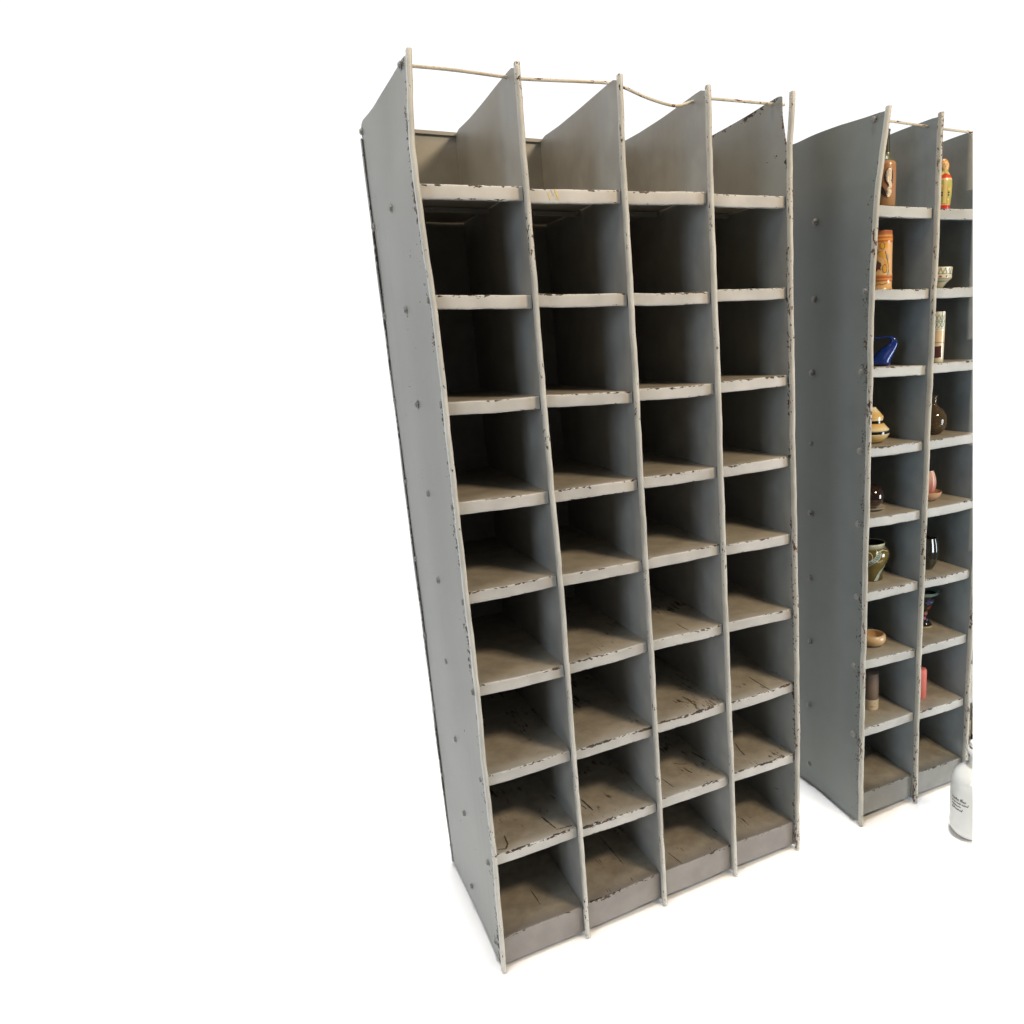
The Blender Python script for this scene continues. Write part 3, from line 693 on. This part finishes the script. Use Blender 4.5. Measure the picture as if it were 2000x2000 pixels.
# second bay -------------------------------------------------------------
loc, az = put(0.341, 0.05, 1, 1); az += 0.12
e = tag(empty('nesting_doll', loc), 'painted wooden nesting doll in yellow and red on the top shelf', 'doll')
P = [(.019, 0), (.0195, .001), (.0205, .012), (.0222, .024), (.0245, .045), (.0255, .070), (.0252, .086), (.0235, .093), (.0195, .102), (.0150, .110), (.0128, .114), (.0125, .117), (.0140, .121), (.0148, .127), (.0145, .134), (.0125, .1405), (.0085, .1465), (.004, .1495), (.001, .150)]
lathe('body', P, banded('doll_paint', [(0, (.55, .025, .02)), (.095, (.58, .03, .025)), (.1, (.70, .45, .15)), (.125, (.45, .35, .08)), (.16, (.42, .38, .10)), (.4, (.50, .44, .12)), (.56, (.42, .40, .12)), (.60, (.75, .55, .25)), (.62, (.60, .05, .03)), (.70, (.58, .06, .03)), (.71, (.45, .42, .12)), (.77, (.42, .42, .16)), (.78, (.66, .33, .10)), (1, (.62, .28, .06))], .150, .3, .5, interp_='LINEAR'), e)
rf = profr(P)
INK = simple('black_paint', (.02, .02, .015), .4); FACE = simple('face_paint', (.78, .50, .22), .35, coat=.4, var=.05)
decal('face', ell(.002, .129, .0115, .0125), -.014, .018, .112, .145, rf, FACE, e, az, lift=.0004)
decal('facial_feature', anyf(ell(-.0025, .1325, .0011, .0013), ell(.0055, .1325, .0011, .0013), ell(.0015, .1265, .0012, .0007)), -.014, .018, .112, .145, rf, INK, e, az, step=.0006, lift=.0008)
decal('scarf_knot', anyf(ell(.008, .107, .008, .0038, -.5), ell(-.006, .107, .008, .0045, .5)), -.02, .025, .098, .116, rf, simple('yellow_green_paint', (.58, .50, .16), .35), e, az, lift=.0006)
decal('painted_apron', inpoly(ou([(-4, 88), (6, 88), (6, 20), (-4, 20)])), -.02, .03, .015, .09, rf, simple('pale_yellow_paint', (.70, .56, .22), .3, coat=.5), e, az, lift=.0004)
decal('painted_dot', anyf(ell(-.008, .050, .003, .003), ell(-.008, .043, .003, .0025), ell(.013, .050, .003, .003), ell(.013, .043, .0028, .0025)), -.02, .03, .015, .09, rf, INK, e, az, lift=.0008)
OYP = simple('orange_yellow_paint', (.75, .50, .12), .3)
for q in (ell(.014, .060, .006, .003, .5), ell(.012, .030, .005, .003, -.2), ell(-.010, .068, .004, .006, -.4)): decal('painted_leaf', q, -.02, .03, .015, .09, rf, OYP, e, az, lift=.0007)

loc, az = put(0.343, 0.062, 2, 1)
e = tag(empty('patterned_bowl', loc), 'cream bowl with green zigzag pattern, second shelf beside the orange jar', 'bowl')
P = [(.014, 0), (.016, .002), (.020, .009), (.027, .017), (.0335, .023), (.0375, .026), (.0415, .030), (.0425, .036), (.0415, .042), (.0425, .052), (.0440, .062), (.0425, .064), (.040, .060), (.039, .04), (.03, .022), (.001, .012)]
lathe('body', P, banded('cream_glaze', [(0, (.34, .40, .30)), (.2, (.62, .58, .42)), (.6, (.68, .63, .46)), (1, (.72, .66, .50))], .064, .25, .5), e, close=False)
rf = profr(P[:11]); GRN = simple('sage_glaze', (.16, .22, .15), .3, coat=.4)
zz = [[(-.05 + k * .007, .044 if k % 2 else .060) for k in range(15)], [(-.05, .043), (.05, .043)], [(-.05, .0295), (.05, .0295)], [(-.05, .021), (.05, .0215)]]
decal('painted_zigzag', near(zz, .0009), -.05, .05, .015, .063, rf, GRN, e, az, step=.001)
decal('painted_spot', anyf(ell(.006, .035, .0045, .0035), ell(.026, .035, .0035, .003)), -.05, .05, .02, .06, rf, simple('rust_glaze', (.30, .10, .05), .3), e, az)

loc, az = put(0.342, 0.055, 3, 1)
e = tag(empty('patterned_beaker', loc), 'tall narrow cream beaker with green star lattice, third shelf', 'vase')
H = .158; R = .0225
P = [(R * .86, 0), (R * .9, .002), (R * .93, .03), (R * .98, .08), (R, H), (R * .88, H), (R * .8, .02), (.001, .015)]
lathe('body', P, banded('beaker_glaze', [(0, (.66, .64, .50)), (.30, (.72, .69, .54)), (.40, (.72, .55, .34)), (.62, (.72, .56, .36)), (.63, (.74, .73, .60)), (1, (.78, .77, .66))], H, .25, .5), e, close=False)
rf = profr(P[:5]); ln = []
for vv in (.108, .128):
    ln += [[(-.02, vv), (-.009, vv + .02)], [(-.02, vv + .02), (-.009, vv)], [(-.009, vv), (.002, vv + .02)], [(-.009, vv + .02), (.002, vv)], [(.002, vv), (.013, vv + .02)], [(.002, vv + .02), (.013, vv)], [(.013, vv), (.024, vv + .02)], [(.013, vv + .02), (.024, vv)]]
ln += [[(-.009, .104), (-.009, H)], [(.013, .104), (.013, H)], [(-.03, .128), (.03, .128)], [(-.03, .104), (.03, .104)]]
decal('painted_line', near([[(-.03, .062), (.03, .062)]], .0008), -.03, .03, .055, .07, rf, GRN, e, az, step=.0009)
decal('painted_lattice', near(ln, .0007), -.03, .03, .055, H, rf, GRN, e, az, step=.0009)
decal('painted_star', ell(.002, .128, .0035, .0035), -.03, .03, .1, H, rf, simple('mint_glaze', (.30, .46, .38), .3), e, az, lift=.0009)
decal('painted_square', inpoly(ou([(-8, 52), (-8, 50), (12, 52), (13, 16), (-10, 14), (-10, 50)])), -.03, .03, .01, .06, rf, simple('oxblood_glaze', (.09, .03, .028), .2, coat=.6), e, az, lift=.0009)

loc, az = put(0.386, 0.104, 4, 1)
e = tag(empty('glass_vase', loc), 'round smoked glass vase with a narrow neck on the right rack', 'vase')
SM = simple('smoked_glass', (.36, .27, .16), .03, .5, trans=.85, ior=1.45, var=.1)
lathe('bowl_of_glass', [(.018, 0), (.026, .001), (.036, .010), (.0445, .026), (.0470, .045), (.0445, .063), (.035, .080), (.021, .091), (.0125, .099), (.0105, .108), (.0125, .124), (.0140, .130), (.0130, .130), (.0095, .108), (.0115, .098), (.020, .089), (.034, .077), (.0425, .062), (.045, .045), (.0425, .028), (.034, .014), (.02, .008), (.001, .008)], SM, e, seg=64, close=True)
lathe('amber_core', [(.016, .0095), (.028, .015), (.034, .026), (.033, .038), (.022, .050), (.01, .054), (.001, .055)], simple('dark_amber', (.07, .04, .015), .08, .5, coat=1), e)

loc, az = put(0.372, 0.102, 5, 1)
tag(lathe('bowl', [(.020, 0), (.022, .001), (.024, .004), (.036, .010), (.044, .020), (.0465, .030), (.0452, .0315), (.0435, .029), (.040, .020), (.03, .012), (.001, .009)], simple('salmon_glaze', (.60, .36, .22), .25, coat=.5), None, loc, close=False), 'salmon coloured footed dish with a pink shell vase in it, right rack', 'bowl')
# shell standing in the dish
v, f = [], []
for a in range(25):
    t = a / 24
    for k in range(33):
        an = lerp(-2.2, 2.2, k / 32)
        r = .008 + .018 * math.sin(PI * (0.12 + .72 * t)) * (1 + .10 * math.cos(an * 6))
        z = .001 + .092 * t - .012 * (abs(an) / 2.2) ** 2 * t
        v.append((r * math.cos(an + az + .7) * .95, r * math.sin(an + az + .7) * .95, z))
for a in range(24):
    for k in range(32): f.append((a * 33 + k, a * 33 + k + 1, (a + 1) * 33 + k + 1, (a + 1) * 33 + k))
sh = tag(mesh_obj('shell_vase', v, f, banded('shell_pink', [(0, (.58, .22, .16)), (.4, (.60, .25, .20)), (.7, (.70, .42, .34)), (1, (.74, .52, .44))], .093, .25, .5, wob=.1), None, (loc[0] - .002, loc[1] - .003, loc[2] + .0115), sharp=80), 'pink shell shaped vase standing in the salmon dish', 'vase')
md = sh.modifiers.new('thick', 'SOLIDIFY'); md.thickness = .0025

loc, az = put(0.378, 0.100, 6, 1)
e = tag(empty('dark_vase', loc), 'black fluted glass vase with a pointed foot on the right rack', 'vase')
lathe('body', [(.016, 0), (.019, .001), (.026, .010), (.033, .024), (.0365, .045), (.0370, .070), (.0345, .092), (.031, .106), (.0300, .112), (.0285, .112), (.027, .10), (.028, .03), (.001, .02)], simple('black_glass', (.025, .024, .016), .07, .6, coat=.8), e, seg=72, flute=9, fl_amp=.035, close=False)

loc, az = put(0.420, 0.143, 7, 1); az += 0.25
e = tag(empty('floral_vase', loc), 'black flared vase painted with blue and pink flowers, right rack', 'vase')
P = [(.024, 0), (.0275, .001), (.0275, .008), (.022, .016), (.015, .026), (.0128, .040), (.0145, .056), (.020, .076), (.029, .098), (.040, .119), (.0485, .131), (.0500, .137), (.0470, .1385), (.040, .122), (.028, .100), (.016, .07), (.001, .06)]
lathe('body', P, banded('floral_base', [(0, (.60, .56, .36)), (.05, (.62, .58, .38)), (.065, (.015, .015, .018)), (.90, (.014, .014, .018)), (.92, (.20, .34, .28)), (1, (.26, .42, .36))], .1385, .2, .6, interp_='LINEAR'), e, close=False)
rf = profr(P[:12])
BLF = simple('periwinkle_glaze', (.13, .16, .45), .25); PKF = simple('pink_glaze', (.60, .28, .33), .25); RDF = simple('coral_glaze', (.50, .10, .06), .25); LVF = simple('leaf_green_glaze', (.06, .10, .05), .3); WHF = simple('cream_dot_glaze', (.8, .74, .55), .25)
fl = lambda cx, cy, r: (lambda u, v: math.hypot(u - cx, v - cy) < r * (0.85 + .15 * math.cos(8 * math.atan2(v - cy, u - cx))))
for q in (fl(.010, .100, .015), fl(.008, .030, .006)): decal('painted_blue_flower', q, -.03, .04, .01, .13, rf, BLF, e, az, lift=.0006)
decal('painted_pink_flower', anyf(fl(.000, .055, .009), fl(-.004, .036, .007)), -.03, .04, .01, .13, rf, PKF, e, az, lift=.0006)
decal('painted_coral_flower', fl(.009, .077, .008), -.03, .04, .01, .13, rf, RDF, e, az, lift=.0008)
for q in (ell(-.006, .080, .006, .010, .5), ell(.004, .066, .005, .004)): decal('painted_leaf', q, -.03, .04, .01, .13, rf, LVF, e, az, lift=.0006)
decal('painted_flower_centre', anyf(ell(.010, .100, .003, .003), ell(.016, .083, .003, .002)), -.03, .04, .01, .13, rf, WHF, e, az, lift=.0012)

loc, az = put(0.353, 0.094, 8, 1)
R = .0242
tag(lathe('candle', [(R * .96, 0), (R, .002), (R, .094), (R * .97, .104), (R * .86, .110), (R * .7, .112), (.001, .111)], simple('coral_wax', (.62, .17, .14), .5, .3, var=.05), None, loc), 'coral pink pillar candle beside the taupe one, right rack', 'candle')

# bottle in the third bay, bottom cell
loc, az = put(0.640, 0.058, 9, 2)
e = tag(empty('liquor_bottle', loc), 'dark bottle with a cream label on the lowest shelf at the photo edge', 'bottle')
R = .030
lathe('body', [(R * .9, 0), (R, .003), (R, .130), (R * .8, .150), (.012, .165), (.011, .2), (.013, .201), (.013, .212)], simple('dark_brown_glass', (.02, .012, .006), .1, .6, coat=.8), e)
lathe('label', [(R * .995, .028), (R * 1.012, .0285), (R * 1.012, .096), (R * .995, .0965)], simple('cream_label', (.62, .54, .36), .6, .2, var=.05), e, close=False)
decal('printed_letter', near([arcs(-.012, .070, .005, .006, .7, 5.6)], .0008), -.03, .02, .05, .09, lambda v: R * 1.012, simple('brown_ink', (.18, .13, .08), .6), e, az, step=.0007, lift=.0004)

# large stoneware bottle on the floor
jug_loc = (1.547, -0.252, 0.0005)
e = tag(empty('stoneware_bottle', jug_loc), 'large white glazed stoneware bottle with black lettering standing on the floor', 'bottle')
P = [(.050, 0), (.058, .001), (.070, .010), (.0775, .026), (.079, .045), (.079, .150), (.0785, .185), (.075, .205), (.065, .224), (.048, .238), (.034, .246), (.0265, .254), (.0240, .264), (.0235, .284), (.0250, .288), (.0320, .292), (.0345, .298), (.0335, .305), (.0300, .309), (.0245, .310), (.0215, .306), (.020, .290), (.001, .28)]
lathe('body', P, simple('white_glaze_stoneware', (.68, .71, .71), .10, .5, coat=.6, var=.03), e, seg=96, close=False)
lathe('gasket', [(.0225, .3065), (.0255, .3095), (.0250, .3125), (.0215, .3135), (.017, .3135)], simple('brick_rubber', (.20, .07, .05), .6), e, close=False)
lathe('stopper', [(.019, .312), (.0245, .3145), (.0260, .320), (.0235, .328), (.015, .332), (.001, .333)], simple('white_porcelain', (.78, .78, .76), .15, coat=.6, var=.02), e)
azj = math.atan2(CAM[1] - jug_loc[1], CAM[0] - jug_loc[0])
rnd = random.Random(11)
scr = []
def scribble(x, y, n, h, cap=()):
    pts = [(x, y)]
    for k in range(n):
        x += h * rnd.uniform(.28, .42)
        pts.append((x, y + h * (rnd.uniform(.55, 1.0) if k % 2 == 0 else rnd.uniform(-.05, .25)) + (h * .9 if k in cap else 0)))
    scr.append(pts); return x
scribble(-.086, .1400, 16, .0062, (1, 10)); scribble(-.047, .1405, 9, .0058, (0, 2))
scribble(-.086, .1285, 20, .0062, (3, 9)); scribble(-.041, .1290, 11, .0058, (10,))
scribble(-.086, .1180, 22, .0056)
scribble(-.084, .1050, 13, .0062, (2, 6)); scribble(-.058, .1050, 9, .0066, (8,))
decal('script_lettering', near(scr, .0010), -.10, .0, .09, .155, lambda v: .079, simple('black_transfer', (.03, .035, .03), .3, coat=.4), e, azj, step=.0008, lift=.0004)

# ------------------------------------------------------------------ the photograph ends here: the right rack and the two
# bottles are only modelled up to this vertical plane
bpy.context.view_layer.update()
PN = Vector((-0.64956194, 0.7591262, -0.04238764)); PO = Vector(CAM)
def trim(root):
    for o in [root] + list(root.children_recursive):
        if o.type != 'MESH': continue
        mw = o.matrix_world; inv = mw.inverted()
        bm = bmesh.new(); bm.from_mesh(o.data)
        co = inv @ PO; no = (mw.to_3x3().transposed() @ PN).normalized()
        side = [(v.co - co).dot(no) for v in bm.verts]
        if min(side) >= 0: bm.free(); continue          # PN points to the kept side
        if max(side) <= 0: bm.free(); bpy.data.objects.remove(o); continue
        r = bmesh.ops.bisect_plane(bm, geom=bm.verts[:] + bm.edges[:] + bm.faces[:], plane_co=co, plane_no=no, clear_inner=True)
        ed = [g for g in r['geom_cut'] if isinstance(g, bmesh.types.BMEdge)]
        if 'label' not in o.name or True:
            try: bmesh.ops.holes_fill(bm, edges=ed, sides=0)
            except Exception: pass
        bm.to_mesh(o.data); bm.free()
for r in [o for o in list(COL.objects) if o.parent is None and o.name.startswith(('stoneware_bottle', 'liquor_bottle'))] + [rack2]: trim(r)

# ------------------------------------------------------------------ floor
m, t, b = base_mat('white_floor')
obj, v = coords(t)
t.l.new(t.mix(t.noise(v, 3, 4), (.86, .86, .86), (.90, .90, .90)), b.inputs['Base Color'])
b.inputs['Roughness'].default_value = 0.7; b.inputs['Specular IOR Level'].default_value = 0.2
fl_ = mesh_obj('floor', [(-3.6, -1.0, 0), (4.6, -1.0, 0), (4.6, 3.2, 0), (-3.6, 3.2, 0)], [(0, 1, 2, 3)], m, smooth=False)
tag(fl_, kind='structure')

# ------------------------------------------------------------------ light
w = bpy.data.worlds.new("World"); sc.world = w; w.use_nodes = True
wt = w.node_tree; bg = wt.nodes['Background']
tc = wt.nodes.new('ShaderNodeTexCoord'); sp = wt.nodes.new('ShaderNodeSeparateXYZ'); wt.links.new(tc.outputs['Generated'], sp.inputs[0])
mr = wt.nodes.new('ShaderNodeMapRange'); mr.interpolation_type = 'SMOOTHSTEP'; wt.links.new(sp.outputs[1], mr.inputs[0])
mr.inputs[1].default_value = 0.3; mr.inputs[2].default_value = 0.52; mr.inputs[3].default_value = 0.0; mr.inputs[4].default_value = 1.0
mx = wt.nodes.new('ShaderNodeMix'); mx.data_type = 'RGBA'; wt.links.new(mr.outputs[0], mx.inputs[0])
mx.inputs[6].default_value = (0.065, 0.068, 0.072, 1); mx.inputs[7].default_value = (1.08, 1.08, 1.08, 1)
wt.links.new(mx.outputs[2], bg.inputs[0]); bg.inputs[1].default_value = 1.0

def area(name, loc, target, size, power, col, sy=None, spread=None):
    l = bpy.data.lights.new(name, 'AREA'); l.energy = power; l.color = col; l.size = size
    if sy: l.shape = 'RECTANGLE'; l.size_y = sy
    if spread: l.spread = math.radians(spread)
    o = bpy.data.objects.new(name, l); COL.objects.link(o); o.location = loc
    d = Vector(target) - Vector(loc); o.rotation_euler = d.to_track_quat('-Z', 'Y').to_euler()
    return o
area('ceiling_light', (1.75, -2.7, 3.6), (0.9, 0.0, 1.3), 0.7, 106, (1.0, 0.78, 0.52), sy=0.4)
area('second_ceiling_light', (-0.9, -0.7, 3.9), (1.2, 0.2, 2.0), 1.2, 24, (1.0, 0.74, 0.45), sy=0.8)
area('window_light', (3.6, -2.4, 0.9), (0.9, 0.0, 0.7), 1.0, 70, (0.84, 0.92, 1.0), sy=1.5)
area('side_window_light', (-3.2, -2.2, 2.2), (0.8, 0.2, 1.8), 1.2, 64, (0.76, 0.88, 1.0), sy=1.8)
area('added_floor_light', (0.6, 1.2, 4.6), (0.6, 1.2, 0.0), 9.0, 150, (1.0, 1.0, 1.0), sy=6.0, spread=6)  # added lamp, beams straight down only to turn the floor white

# ------------------------------------------------------------------ camera
cam = bpy.data.cameras.new('camera'); co = bpy.data.objects.new('camera', cam); COL.objects.link(co)
co.location = CAM; co.rotation_mode = 'XYZ'
co.rotation_euler = (1.32927326, 0.0474151351, -0.503177690)
cam.sensor_fit = 'HORIZONTAL'; cam.sensor_width = 36; cam.lens = 1556.56 / 2000 * 36
cam.shift_x = (1000 - 1294.9) / 2000; cam.shift_y = (1049.45 - 1000) / 2000
cam.clip_start = 0.05; cam.clip_end = 300
sc.camera = co
sc.view_settings.view_transform = 'Standard'; sc.view_settings.look = 'None'
sc.view_settings.exposure = 0; sc.view_settings.gamma = 1
sc.render.engine = 'CYCLES'; sc.cycles.use_denoising = True; sc.cycles.max_bounces = 8
